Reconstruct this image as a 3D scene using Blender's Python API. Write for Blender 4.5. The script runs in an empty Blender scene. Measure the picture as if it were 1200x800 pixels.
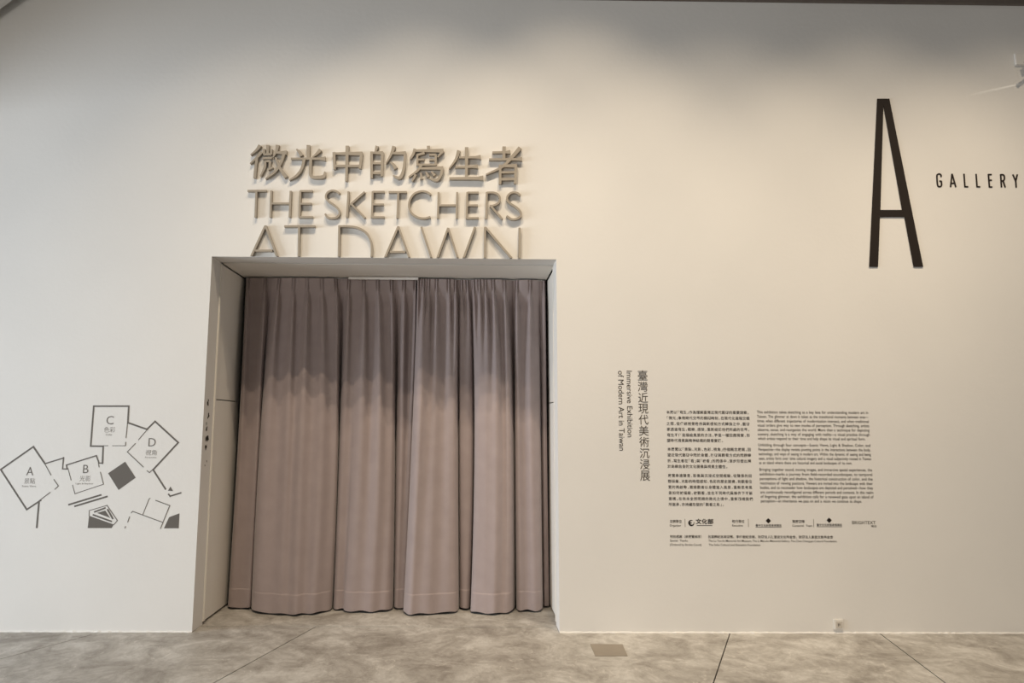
import bpy, bmesh, math, random
import numpy as np
from mathutils import Matrix, Vector

# ------------------------------------------------------------------ camera
sc = bpy.context.scene
COL = sc.collection
random.seed(4)

F_PX, CX, CY = 816.7, 558.74, 397.99          # focal length and principal point (cropped photograph)
YAW, PITCH, ROLL = 0.01272516, 0.12247167, 0.00552917
CAM_H = 1.50

def cam_axes():
    cy, sy, cp, sp = math.cos(YAW), math.sin(YAW), math.cos(PITCH), math.sin(PITCH)
    f = np.array([sy * cp, cy * cp, sp])
    r0 = np.array([cy, -sy, 0.0])
    u0 = np.cross(r0, f)
    cr, sr = math.cos(ROLL), math.sin(ROLL)
    return cr * r0 + sr * u0, -sr * r0 + cr * u0, f
AX_R, AX_U, AX_F = cam_axes()

def ray(u, v):
    return AX_R * ((u - CX) / F_PX) - AX_U * ((v - CY) / F_PX) + AX_F
_d = ray(440, 741)
CAM_Y = -CAM_H * _d[1] / -_d[2]                # the wall (plane y = 0) meets the floor (z = 0) there
CAM = np.array([0.0, CAM_Y, CAM_H])

def on_y(u, v, y=0.0):                         # point of the photograph on a plane parallel to the wall
    d = ray(u, v); t = (y - CAM[1]) / d[1]
    return CAM + d * t
def on_z(u, v, z=0.0):
    d = ray(u, v); t = (z - CAM[2]) / d[2]
    return CAM + d * t
def W(u, v):
    p = on_y(u, v); return (p[0], p[2])

cam = bpy.data.cameras.new('camera'); cam_o = bpy.data.objects.new('camera', cam); COL.objects.link(cam_o)
cam.sensor_width = 36.0; cam.lens = F_PX / 1200 * 36.0
cam.shift_x = (600 - CX) / 1200; cam.shift_y = (CY - 400) / 1200
cam.clip_start = 0.05
m = Matrix.Identity(4)
for i in range(3):
    m[i][0], m[i][1], m[i][2], m[i][3] = AX_R[i], AX_U[i], -AX_F[i], CAM[i]
cam_o.matrix_world = m
sc.camera = cam_o

# ------------------------------------------------------------------ light
sc.view_settings.view_transform = 'Standard'
sc.view_settings.look = 'None'
sc.view_settings.exposure = 0.0
sc.view_settings.gamma = 1.0

world = bpy.data.worlds.new('daylight'); sc.world = world; world.use_nodes = True
bg = world.node_tree.nodes['Background']
bg.inputs[0].default_value = (1.0, 0.92, 0.82, 1); bg.inputs[1].default_value = 0.20

def lamp(name, kind, loc, aim, energy, color, **kw):
    l = bpy.data.lights.new(name, kind); l.energy = energy; l.color = color
    for k, v in kw.items(): setattr(l, k, v)
    o = bpy.data.objects.new(name, l); COL.objects.link(o); o.location = loc
    o.rotation_euler = (Vector(aim) - Vector(loc)).to_track_quat('-Z', 'Y').to_euler()
    return o
# daylight through the glazed side of the hall on the left
lamp('window_daylight', 'AREA', (-9.0, -2.7, 1.7), (0.5, 0.0, 1.0), 525, (0.84, 0.92, 1.0), shape='RECTANGLE', size=3.4, size_y=2.8)
# added fill lamp behind the camera, left of it, to model the curtain pleats
lamp('added_front_fill', 'AREA', (-5.2, -8.9, 1.8), (-0.6, 0.0, 1.2), 150, (1.0, 0.95, 0.89), shape='RECTANGLE', size=3.0, size_y=2.8)
# warm spots on the lighting track along the roof
for x, y, e in ((-1.5, -2.6, 330), (-0.4, -2.1, 440), (0.8, -1.9, 430), (2.0, -2.4, 425), (3.2, -2.3, 415), (4.4, -2.4, 415)):
    lamp('track_spot', 'SPOT', (x, y, 6.6), (x + 0.05, 0.0, 0.85), e, (1.0, 0.82, 0.60), spot_size=math.radians(60), spot_blend=1.0, shadow_soft_size=0.05)

# ------------------------------------------------------------------ materials
def mat(name, col, rough=0.6, var=0.0, scale=6.0, bump=0.0, bscale=60.0, metal=0.0, col2=None, spec=0.3):
    m = bpy.data.materials.new(name); m.use_nodes = True
    nt = m.node_tree; b = nt.nodes['Principled BSDF']
    b.inputs['Roughness'].default_value = rough; b.inputs['Metallic'].default_value = metal
    b.inputs['Specular IOR Level'].default_value = spec
    c4 = (*col, 1)
    tc = nt.nodes.new('ShaderNodeTexCoord')
    n = nt.nodes.new('ShaderNodeTexNoise'); n.inputs['Scale'].default_value = scale; n.inputs['Detail'].default_value = 6
    nt.links.new(tc.outputs['Object'], n.inputs['Vector'])
    r = nt.nodes.new('ShaderNodeValToRGB')
    d = col2 if col2 else tuple(c * (1 - var) for c in col)
    r.color_ramp.elements[0].color = (*d, 1); r.color_ramp.elements[0].position = 0.35
    r.color_ramp.elements[1].color = c4; r.color_ramp.elements[1].position = 0.65
    nt.links.new(n.outputs['Fac'], r.inputs['Fac']); nt.links.new(r.outputs['Color'], b.inputs['Base Color'])
    if bump:
        n2 = nt.nodes.new('ShaderNodeTexNoise'); n2.inputs['Scale'].default_value = bscale; n2.inputs['Detail'].default_value = 4
        nt.links.new(tc.outputs['Object'], n2.inputs['Vector'])
        bp = nt.nodes.new('ShaderNodeBump'); bp.inputs['Strength'].default_value = bump; bp.inputs['Distance'].default_value = 0.01
        nt.links.new(n2.outputs['Fac'], bp.inputs['Height']); nt.links.new(bp.outputs['Normal'], b.inputs['Normal'])
    return m

M_WALL = mat('white_wall_paint', (0.80, 0.785, 0.755), 0.75, 0.025, 1.3, 0.10, 30)
M_CEIL = mat('ceiling_paint', (0.22, 0.21, 0.20), 0.8, 0.03)
M_PANEL = mat('reveal_panel_paint', (0.88, 0.85, 0.79), 0.5, 0.03, 3, 0.04, 40)
M_DARK = mat('dark_void', (0.02, 0.018, 0.016), 0.9)
M_BEAM = mat('brown_steel_beam', (0.16, 0.135, 0.115), 0.6, 0.15, 4)
M_PALE = mat('pale_roof_metal', (0.75, 0.75, 0.73), 0.5, 0.04)
M_TAUPE = mat('taupe_letter_paint', (0.37, 0.325, 0.265), 0.5, 0.06, 20)
M_BLACK = mat('dark_brown_vinyl', (0.020, 0.014, 0.011), 0.5)
M_INK = mat('brown_print', (0.038, 0.028, 0.020), 0.6)
M_TITLE = mat('grey_brown_print', (0.07, 0.057, 0.042), 0.6)
M_MAP = mat('grey_map_vinyl', (0.135, 0.122, 0.108), 0.6)
M_MAPT = mat('light_grey_map_print', (0.23, 0.21, 0.19), 0.6)
M_PLASTIC = mat('white_plastic', (0.78, 0.76, 0.72), 0.35, spec=0.5)
M_SOCK = mat('grey_plastic', (0.20, 0.18, 0.16), 0.5)
M_RAIL = mat('white_rail_enamel', (0.80, 0.78, 0.75), 0.35, spec=0.5)
M_HATCH = mat('brown_floor_plate', (0.27, 0.235, 0.19), 0.45, 0.10, 8)
M_STAIN = mat('worn_black_print', (0.07, 0.06, 0.05), 0.8)

def concrete():
    m = bpy.data.materials.new('polished_concrete'); m.use_nodes = True
    nt = m.node_tree; N = nt.nodes; Lk = nt.links; b = N['Principled BSDF']
    tc = N.new('ShaderNodeTexCoord')
    def noise(scale, detail, rough=0.55, dist=0.0, sx=1.0, rot=0.0):
        mp = N.new('ShaderNodeMapping'); mp.inputs['Scale'].default_value = (1.0, sx, 1.0); mp.inputs['Rotation'].default_value = (0, 0, rot)
        Lk.new(tc.outputs['Object'], mp.inputs['Vector'])
        n = N.new('ShaderNodeTexNoise'); n.inputs['Scale'].default_value = scale; n.inputs['Detail'].default_value = detail
        n.inputs['Roughness'].default_value = rough; n.inputs['Distortion'].default_value = dist
        Lk.new(mp.outputs['Vector'], n.inputs['Vector']); return n.outputs['Fac']
    def ramp(fac, stops):
        r = N.new('ShaderNodeValToRGB'); e = r.color_ramp.elements
        e[0].position, e[0].color = stops[0][0], (*stops[0][1], 1)
        e[1].position, e[1].color = stops[-1][0], (*stops[-1][1], 1)
        for p, c in stops[1:-1]:
            k = e.new(p); k.color = (*c, 1)
        Lk.new(fac, r.inputs['Fac']); return r.outputs['Color']
    def mix(a, bb, fac, mode='MIX'):
        x = N.new('ShaderNodeMix'); x.data_type = 'RGBA'; x.blend_type = mode
        if isinstance(fac, float): x.inputs['Factor'].default_value = fac
        else: Lk.new(fac, x.inputs['Factor'])
        Lk.new(a, x.inputs['A']); Lk.new(bb, x.inputs['B']); return x.outputs['Result']
    big = ramp(noise(2.6, 10, 0.70, 0.7), [(0.36, (0.285, 0.264, 0.237)), (0.5, (0.42, 0.40, 0.370)), (0.62, (0.56, 0.545, 0.515))])
    mid = ramp(noise(11.0, 9, 0.72, 0.9, 0.8, 0.5), [(0.38, (0.68, 0.66, 0.64)), (0.56, (1.0, 1.0, 1.0))])
    c = mix(big, mid, 0.65, 'MULTIPLY')
    pale = ramp(noise(8.0, 10, 0.74, 1.4, 1.0, 1.1), [(0.585, (0, 0, 0)), (0.66, (1, 1, 1))])
    pc = N.new('ShaderNodeRGB'); pc.outputs[0].default_value = (0.68, 0.655, 0.61, 1)
    c = mix(c, pc.outputs[0], mix_fac(N, Lk, pale, 0.55))
    fine = ramp(noise(55, 5, 0.7), [(0.3, (0.86, 0.86, 0.86)), (0.7, (1, 1, 1))])
    c = mix(c, fine, 0.8, 'MULTIPLY')
    Lk.new(c, b.inputs['Base Color'])
    rr = N.new('ShaderNodeMapRange'); rr.inputs['To Min'].default_value = 0.35; rr.inputs['To Max'].default_value = 0.6
    Lk.new(noise(3, 6), rr.inputs['Value']); Lk.new(rr.outputs['Result'], b.inputs['Roughness'])
    bp = N.new('ShaderNodeBump'); bp.inputs['Strength'].default_value = 0.12; bp.inputs['Distance'].default_value = 0.01
    Lk.new(noise(14, 8, 0.65, 0.6), bp.inputs['Height']); Lk.new(bp.outputs['Normal'], b.inputs['Normal'])
    b.inputs['Specular IOR Level'].default_value = 0.35
    return m
def mix_fac(N, Lk, col, k):
    x = N.new('ShaderNodeMath'); x.operation = 'MULTIPLY'; Lk.new(col, x.inputs[0]); x.inputs[1].default_value = k
    return x.outputs[0]
M_FLOOR = concrete()

def fabric():
    m = bpy.data.materials.new('mauve_curtain_fabric'); m.use_nodes = True
    nt = m.node_tree; N = nt.nodes; Lk = nt.links; b = N['Principled BSDF']
    tc = N.new('ShaderNodeTexCoord')
    n = N.new('ShaderNodeTexNoise'); n.inputs['Scale'].default_value = 9; n.inputs['Detail'].default_value = 5
    Lk.new(tc.outputs['Object'], n.inputs['Vector'])
    r = N.new('ShaderNodeValToRGB')
    r.color_ramp.elements[0].color = (0.36, 0.298, 0.292, 1); r.color_ramp.elements[0].position = 0.3
    r.color_ramp.elements[1].color = (0.395, 0.328, 0.322, 1); r.color_ramp.elements[1].position = 0.7
    Lk.new(n.outputs['Fac'], r.inputs['Fac']); Lk.new(r.outputs['Color'], b.inputs['Base Color'])
    b.inputs['Roughness'].default_value = 0.75
    b.inputs['Sheen Weight'].default_value = 0.25; b.inputs['Sheen Roughness'].default_value = 0.4
    b.inputs['Specular IOR Level'].default_value = 0.2
    w = N.new('ShaderNodeTexWave'); w.inputs['Scale'].default_value = 160; w.bands_direction = 'Z'
    Lk.new(tc.outputs['Object'], w.inputs['Vector'])
    bp = N.new('ShaderNodeBump'); bp.inputs['Strength'].default_value = 0.05; bp.inputs['Distance'].default_value = 0.002
    Lk.new(w.outputs['Fac'], bp.inputs['Height']); Lk.new(bp.outputs['Normal'], b.inputs['Normal'])
    return m
M_CLOTH = fabric()

# ------------------------------------------------------------------ helpers
def link_mesh(name, verts, faces, mt, parent=None, smooth=False):
    me = bpy.data.meshes.new(name); me.from_pydata([tuple(map(float, v)) for v in verts], [], faces); me.update()
    me.materials.append(mt)
    if smooth: me.polygons.foreach_set('use_smooth', [True] * len(me.polygons))
    o = bpy.data.objects.new(name, me); COL.objects.link(o)
    if parent: o.parent = parent
    return o
def box(vs, fs, x0, x1, y0, y1, z0, z1):
    k = len(vs)
    vs += [(x0, y0, z0), (x1, y0, z0), (x1, y1, z0), (x0, y1, z0), (x0, y0, z1), (x1, y0, z1), (x1, y1, z1), (x0, y1, z1)]
    fs += [tuple(k + i for i in q) for q in ((0, 3, 2, 1), (4, 5, 6, 7), (0, 1, 5, 4), (1, 2, 6, 5), (2, 3, 7, 6), (3, 0, 4, 7))]
def box_obj(name, mt, *boxes, parent=None, bevel=0.0):
    vs, fs = [], []
    for b in boxes: box(vs, fs, *b)
    o = link_mesh(name, vs, fs, mt, parent)
    if bevel:
        bm = bmesh.new(); bm.from_mesh(o.data)
        bmesh.ops.bevel(bm, geom=list(bm.edges), offset=bevel, segments=2, affect='EDGES')
        bm.to_mesh(o.data); bm.free()
    return o
def struct(o):
    o['kind'] = 'structure'; return o
def thing(name, label, cat, loc, group=None):
    o = bpy.data.objects.new(name, None); COL.objects.link(o); o.location = loc
    o.empty_display_size = 0.1
    o['label'] = label; o['category'] = cat
    if group: o['group'] = group
    return o
def adopt(o, parent):                          # keep world coordinates of the mesh while parenting it
    o.data.transform(Matrix.Translation(-Vector(parent.location))); o.parent = parent
    return o

class Ribbons:
    """flat strokes of varying width on the wall, with thickness"""
    def __init__(self): self.v, self.f, self.n = [], [], 0
    def stroke(self, pts, widths, depth, base=0.0, smooth=False, closed=False):
        P = [np.array(p, float) for p in pts]
        Wd = [widths] * len(P) if not hasattr(widths, '__len__') else list(widths)
        if len(Wd) != len(P): Wd = list(np.interp(np.linspace(0, 1, len(P)), np.linspace(0, 1, len(Wd)), Wd))
        if smooth and len(P) > 2:
            Q, V = [], []
            for i in range(len(P) - 1):
                p0 = P[i - 1] if i else 2 * P[0] - P[1]; p3 = P[i + 2] if i + 2 < len(P) else 2 * P[-1] - P[-2]
                for k in range(6):
                    t = k / 6
                    Q.append(0.5 * (2 * P[i] + (P[i + 1] - p0) * t + (2 * p0 - 5 * P[i] + 4 * P[i + 1] - p3) * t * t + (3 * P[i] - p0 - 3 * P[i + 1] + p3) * t ** 3))
                    V.append(Wd[i] + (Wd[i + 1] - Wd[i]) * t)
            Q.append(P[-1]); V.append(Wd[-1]); P, Wd = Q, V
        n = len(P); Lf, Rt = [], []
        for i in range(n):
            if closed: a, c = P[i - 1], P[(i + 1) % n]
            else: a, c = P[max(i - 1, 0)], P[min(i + 1, n - 1)]
            d1 = P[i] - a; d2 = c - P[i]
            l1, l2 = np.hypot(*d1), np.hypot(*d2)
            d1 = d1 / l1 if l1 > 1e-9 else d2 / l2
            d2 = d2 / l2 if l2 > 1e-9 else d1
            n1 = np.array([-d1[1], d1[0]]); n2 = np.array([-d2[1], d2[0]])
            nn = n1 + n2; nn /= max(np.hypot(*nn), 1e-6)
            k = 1 / max(float(nn @ n1), 0.45)
            Lf.append(P[i] + nn * k * Wd[i] / 2); Rt.append(P[i] - nn * k * Wd[i] / 2)
        self.n += 1
        yf = -(depth + base + 0.00012 * (self.n % 9)); yb = -base if base else 0.0
        k = len(self.v)
        for i in range(n):
            self.v += [(Lf[i][0], yf, Lf[i][1]), (Rt[i][0], yf, Rt[i][1]), (Rt[i][0], yb, Rt[i][1]), (Lf[i][0], yb, Lf[i][1])]
        for i in range(n if closed else n - 1):
            a, b = k + 4 * i, k + 4 * ((i + 1) % n)
            self.f += [(a, a + 1, b + 1, b), (a + 1, a + 2, b + 2, b + 1), (a + 3, a, b, b + 3)]
        if not closed:
            self.f += [(k, k + 3, k + 2, k + 1)]; e = k + 4 * (n - 1); self.f += [(e, e + 1, e + 2, e + 3)]
    def poly(self, pts, depth, base=0.0):
        k = len(self.v); n = len(pts)
        for y in (-(depth + base), -base if base else 0.0):
            self.v += [(p[0], y, p[1]) for p in pts]
        self.f.append(tuple(k + i for i in range(n)))
        for i in range(n):
            j = (i + 1) % n; self.f.append((k + i, k + n + i, k + n + j, k + j))
    def build(self, name, mt, parent):
        o = link_mesh(name, self.v, self.f, mt)
        bm = bmesh.new(); bm.from_mesh(o.data); bmesh.ops.recalc_face_normals(bm, faces=bm.faces); bm.to_mesh(o.data); bm.free()
        return adopt(o, parent)

# text with Blender's built-in font, turned into meshes
_txt = bpy.data.curves.new('lettering', 'FONT'); _txt_o = bpy.data.objects.new('lettering', _txt); COL.objects.link(_txt_o)
_txt.resolution_u = 3
_cache = {}
def glyphs(body, bold=0.0):
    key = (body, bold)
    if key not in _cache:
        _txt.body = body; _txt.offset = bold
        bpy.context.view_layer.update()
        dg = bpy.context.evaluated_depsgraph_get()
        me = bpy.data.meshes.new_from_object(_txt_o.evaluated_get(dg))
        v = np.array([x.co[:2] for x in me.vertices]) if len(me.vertices) else np.zeros((0, 2))
        f = [tuple(p.vertices) for p in me.polygons]
        bpy.data.meshes.remove(me)
        _cache[key] = (v, f)
    return _cache[key]
class Print:
    """printed lettering in the wall plane, a hair in front of it"""
    def __init__(self, y=-0.0012): self.v, self.f, self.y = [], [], y
    def add(self, v, f, fn):
        k = len(self.v)
        for p in v:
            x, z = fn(p); self.v.append((x, self.y, z))
        self.f += [tuple(k + i for i in q) for q in f]
    def line(self, body, u0, v0, u1, size_px, bold=0.0, lean=0.0):
        """body from baseline start (u0, v0) stretched to end at u1; size_px = em height in pixels"""
        v, f = glyphs(body, bold)
        a = W(u0, v0); b = W(u1, v0); s = abs(W(u0, v0 - size_px)[1] - a[1])
        x0, x1 = v[:, 0].min(), v[:, 0].max()
        sx = (b[0] - a[0]) / (x1 - x0)
        self.add(v, f, lambda p: (a[0] + (p[0] - x0) * sx, a[1] + p[1] * s))
    def cells(self, body, u0, v0, u1, size_px, bold=0.0):
        """Chinese line on an even grid, punctuation in narrower cells"""
        wid = [0.62 if c in '，、。「」；' else 1.0 for c in body]
        a = W(u0, v0); b = W(u1, v0); s = abs(W(u0, v0 - size_px)[1] - a[1])
        pitch = (b[0] - a[0]) / sum(wid); x = a[0]
        for c, w in zip(body, wid):
            v, f = glyphs(c, bold); lo, hi = v[:, 0].min(), v[:, 0].max(); mid = (lo + hi) / 2
            sx = min(s, pitch * 0.90 / (hi - lo)) if w == 1.0 else s * 0.9
            xc_ = x + pitch * w / 2
            self.add(v, f, lambda p: (xc_ + (p[0] - mid) * sx, a[1] + p[1] * s))
            x += pitch * w
    def words(self, body, u0, v0, u1, size_px, bold=0.0, squeeze=None):
        """a justified line: word spaces stretch so that the line ends at u1"""
        ws = body.split(' ')
        a = W(u0, v0); b = W(u1, v0); s = abs(W(u0, v0 - size_px)[1] - a[1])
        gl = [glyphs(w, bold) for w in ws]
        wid = [g[0][:, 0].max() - g[0][:, 0].min() for g in gl]
        total = b[0] - a[0]; sp_min = 0.36 * s
        sx = min(s, (total - sp_min * (len(ws) - 1)) / sum(wid))
        if squeeze: sx = min(sx, squeeze * s)
        gap = (total - sx * sum(wid)) / max(len(ws) - 1, 1)
        x = a[0]
        for (v, f), w in zip(gl, wid):
            xm = v[:, 0].min()
            self.add(v, f, lambda p: (x + (p[0] - xm) * sx, a[1] + p[1] * s))
            x += w * sx + gap
    def char(self, body, u, v0, w_px, h_px, bold=0.0, rot=0.0):
        """one word centred on (u, v0) filling w_px by h_px"""
        v, f = glyphs(body, bold)
        lo, hi = v.min(0), v.max(0); c = (lo + hi) / 2
        a = W(u, v0); px = abs(W(u + 1, v0)[0] - a[0])
        sx, sz = w_px * px / (hi[0] - lo[0]), h_px * px / (hi[1] - lo[1])
        self.add(v, f, lambda p: (a[0] + (p[0] - c[0]) * sx, a[1] + (p[1] - c[1]) * sz))
    def down(self, body, u0, v0, u1, v1, cap_px, bold=0.0):
        """a line turned a quarter clockwise, running down from (u0, v0) to (u1, v1); u is the baseline side"""
        v, f = glyphs(body, bold)
        a = np.array(W(u0, v0)); b = np.array(W(u1, v1)); d = b - a; L = np.hypot(*d); d /= L
        n = np.array([-d[1], d[0]])            # towards the top of the letters
        x0, x1 = v[:, 0].min(), v[:, 0].max(); s = L / (x1 - x0)
        px = abs(W(u0 + 1, v0)[0] - a[0]); sy = cap_px * px / 0.70
        self.add(v, f, lambda p: tuple(a + d * (p[0] - x0) * s + n * p[1] * sy))
    def build(self, name, mt, parent):
        return adopt(link_mesh(name, self.v, self.f, mt), parent)

# ------------------------------------------------------------------ the hall
XL, XR = W(236, 520)[0], W(654, 520)[0]
XL = (W(248.3, 300.3)[0] + W(225, 740.7)[0]) / 2
XR = (W(651.9, 303.8)[0] + W(655.9, 741)[0]) / 2
ZT = (W(248.3, 300.3)[1] + W(651.9, 303.8)[1]) / 2
Y1, Y2, YB = 0.20, 0.82, 1.5                   # end of the plain reveal, end of the panels, dark room behind
ZW = 7.2
HX0, HX1 = -4.7, 7.2
R_ = 0.045                                     # the lining is let into the wall behind the first strip
struct(box_obj('wall_back', M_WALL,
    (HX0, XL, 0, Y1, 0, ZW), (XR, HX1, 0, Y1, 0, ZW), (XL, XR, 0, Y1, ZT, ZW),
    (HX0, XL - R_, Y1, YB, 0, ZW), (XR + R_, HX1, Y1, YB, 0, ZW), (XL - R_, XR + R_, Y1, YB, ZT + R_, ZW)))
struct(box_obj('wall_rear', M_DARK, (XL - 1, XR + 1, YB, YB + 0.1, 0, ZT + 0.4)))
struct(box_obj('ceiling', M_CEIL, (HX0 - 2.6, HX1 + 0.2, -9.0, YB, ZW, ZW + 0.15)))
# left side wall with a tall glazed opening near the camera
struct(box_obj('wall_left', M_WALL, (HX0 - 0.2, HX0, -0.35, 0.0, 0, ZW), (HX0 - 0.2, HX0, -9.0, -0.35, 3.8, ZW)))

win = struct(box_obj('window_1', M_BEAM, (HX0 - 0.13, HX0 - 0.07, -9.0, -0.35, 0.0, 0.06), (HX0 - 0.13, HX0 - 0.07, -9.0, -0.35, 3.74, 3.80)))
for y in (-0.41, -2.9, -5.4, -8.9):
    box_obj('mullion', M_BEAM, (HX0 - 0.13, HX0 - 0.07, y, y + 0.06, 0.06, 3.74), parent=win)

# lining panels of the doorway
zs = (on_y(262, 468, 0.4)[2] + on_y(648, 471, 0.3)[2]) / 2
for side, x0, x1, nm in ((-1, XL - R_, XL - 0.006, 'left'), (1, XR + 0.019, XR + R_, 'right')):
    t = struct(box_obj('trim_1' if side < 0 else 'trim_2', M_DARK, (XL - R_ if side < 0 else XR + R_ - 0.004, XL - R_ + 0.004 if side < 0 else XR + R_, Y1 + 0.002, Y2, 0.0, ZT)))
    box_obj('panel', M_PANEL, (x0 + 0.0005, x1, Y1 + 0.03, Y2, 0.016, zs - 0.004), parent=t, bevel=0.002)
    box_obj('panel', M_PANEL, (x0 + 0.0005, x1, Y1 + 0.03, Y2, zs + 0.004, ZT - 0.006), parent=t, bevel=0.002)
    ex = (XL - R_ + .005, XL + 0.010) if side < 0 else (XR - 0.004, XR + R_ - .005)
    box_obj('edge_strip', M_PANEL, (ex[0], ex[1], Y1 - 0.004 if side < 0 else Y1 + 0.003, Y1 + 0.027, 0.022, ZT - 0.012), parent=t, bevel=0.003)
t = struct(box_obj('trim_3', M_DARK, (XL - R_, XR + R_, Y1 + 0.002, Y2, ZT + R_ - 0.004, ZT + R_)))
box_obj('panel', M_PANEL, (XL - 0.004, XR + 0.012, Y1 + 0.05, Y2, ZT + 0.004, ZT + R_ - 0.005), parent=t, bevel=0.002)

# steel along the top of the wall and the pale roof brace in the corner
zb = (W(1200, 7.3)[1] + W(800, 1.5)[1]) / 2
struct(box_obj('trim_4', M_BEAM, (HX0, HX1, -0.035, 0.0, zb, zb + 0.16)))
a, b = on_y(-40, 40, -0.09), on_y(60, -33, -0.09)
dv = (b - a) / np.linalg.norm(b - a); nv = np.array([-dv[2], 0, dv[0]])
A0, B0 = a - dv * 0.35, b + dv * 1.0
vs = []
for p in (A0, B0):
    for q, y in ((0, -0.25), (0, -0.09), (0.22, -0.09), (0.22, -0.25)):
        vs.append((p[0] + nv[0] * q, y, p[2] + nv[2] * q))
struct(link_mesh('trim_5', vs, [(0, 1, 2, 3), (7, 6, 5, 4), (0, 4, 5, 1), (1, 5, 6, 2), (2, 6, 7, 3), (3, 7, 4, 0)], M_PALE))

# ------------------------------------------------------------------ floor: concrete bays between saw cuts
YF = -9.0
struct(box_obj('floor', M_DARK, (HX0 - 2.6, HX1 + 0.2, YF, YB, -0.2, -0.012)))
floor = bpy.data.objects['floor']
G = 0.0042
def cut(u0, v0, u1, v1):
    p, q = on_z(u0, v0), on_z(u1, v1); k = (q[0] - p[0]) / (q[1] - p[1])
    return p[0] - k * p[1], k                  # x = x0 + k * y
CUTS = [cut(0, 772, 120, 740), cut(250, 800, 370, 734), cut(836, 800, 855, 743), cut(1108, 800, 1035, 745)]
Y_SILL = on_z(480, 734)[1]
def bay(poly, name='floor_slab'):
    n = len(poly)
    vs = [(p[0], p[1], 0.0) for p in poly] + [(p[0], p[1], -0.011) for p in poly]
    fs = [tuple(range(n)), tuple(range(2 * n - 1, n - 1, -1))] + [((i + 1) % n, i, n + i, n + (i + 1) % n) for i in range(n)]
    o = link_mesh(name, vs, fs, M_FLOOR, floor)
    bm = bmesh.new(); bm.from_mesh(o.data); bmesh.ops.recalc_face_normals(bm, faces=bm.faces)
    bmesh.ops.triangulate(bm, faces=[f for f in bm.faces if len(f.verts) > 4]); bm.to_mesh(o.data); bm.free()
    return o
def xc(i, y): return CUTS[i][0] + CUTS[i][1] * y
lo, hi = HX0 - 2.6, HX1 + 0.2
x_sill = xc(1, Y_SILL)
bay([(lo, YF), (xc(0, YF) - G, YF), (xc(0, 0) - G, 0), (lo, 0)])
bay([(xc(0, YF) + G, YF), (xc(1, YF) - G, YF), (x_sill - G, Y_SILL - G), (XL + 0.002, Y_SILL - G), (XL + 0.002, 0), (xc(0, 0) + G, 0)])
bay([(xc(1, YF) + G, YF), (xc(2, YF) - G, YF), (xc(2, 0) - G, 0), (XR - 0.002, 0), (XR - 0.002, Y_SILL - G), (x_sill + G, Y_SILL - G)])
bay([(xc(2, YF) + G, YF), (xc(3, YF) - G, YF), (xc(3, 0) - G, 0), (xc(2, 0) + G, 0)])
bay([(xc(3, YF) + G, YF), (hi, YF), (hi, 0), (xc(3, 0) + G, 0)])
bay([(XL - R_, Y_SILL + G / 2), (XR + R_, Y_SILL + G / 2), (XR + R_, YB), (XL - R_, YB)])
for o in [c for c in floor.children]: o.parent = floor

# flush cover plate in the floor
q = [on_z(*p) for p in ((691.5, 754.8), (729.5, 755.2), (735.5, 768.6), (697.5, 768.8))]
hp = thing('floor_plate', 'dull brown rectangular cover plate let flush into the concrete right of the doorway', 'floor plate', (q[0][0], q[0][1], 0))
vs = [(p[0], p[1], 0.0035) for p in q] + [(p[0], p[1], 0.0) for p in q]
adopt(link_mesh('plate', vs, [(3, 2, 1, 0), (0, 1, 5, 4), (1, 2, 6, 5), (2, 3, 7, 6), (3, 0, 4, 7)], M_HATCH), hp)

# rough bead of paint along the foot of the wall
def bead(x0, x1):
    vs, fs = [], []; n = int((x1 - x0) / 0.025)
    for i in range(n + 1):
        x = x0 + (x1 - x0) * i / n; r = 0.004 + 0.006 * random.random() ** 3; h = 0.006 + 0.006 * random.random()
        vs += [(x, 0.0, h), (x, -r, h * 0.6), (x, -r - 0.001, 0.0)]
    for i in range(n):
        for j in range(2): fs.append((3 * i + j, 3 * i + j + 1, 3 * i + j + 4, 3 * i + j + 3))
    return vs, fs
v1, f1 = bead(HX0, XL); v2, f2 = bead(XR, HX1)
struct(link_mesh('baseboard_back', v1 + v2, f1 + [tuple(len(v1) + i for i in q) for q in f2], M_WALL))

# worn lettering on the left reveal
wl = thing('worn_lettering', 'worn vertical row of black lettering remnants on the left side of the doorway', 'lettering', (XL, 0.1, 1.6))
rs = random.Random(11)
for k, (u, v, s) in enumerate(((244, 470, .9), (244, 486, .8), (242.5, 500, .9), (242.5, 512, 1.2), (241.5, 526, .9), (242, 541, .4), (240, 546, .4))):
    d = ray(u, v); tt = (XL - CAM[0]) / d[0]; p = CAM + d * tt
    if p[1] < 0.03 or p[1] > 0.17: p[1] = 0.09
    vs, fs = [], []
    for c in range(3 if s > .5 else 1):
        oy, oz = rs.uniform(-.02, .02) * s, rs.uniform(-.025, .025) * s; n = 9; kk = len(vs)
        for i in range(n):
            an = 2 * math.pi * i / n; r = s * rs.uniform(.006, .020)
            vs.append((XL + 0.0008, p[1] + oy + math.cos(an) * r, p[2] + oz + math.sin(an) * r * 1.3))
        fs.append(tuple(range(kk, kk + n)))
    adopt(link_mesh('mark', vs, fs, M_STAIN), wl)

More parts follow.
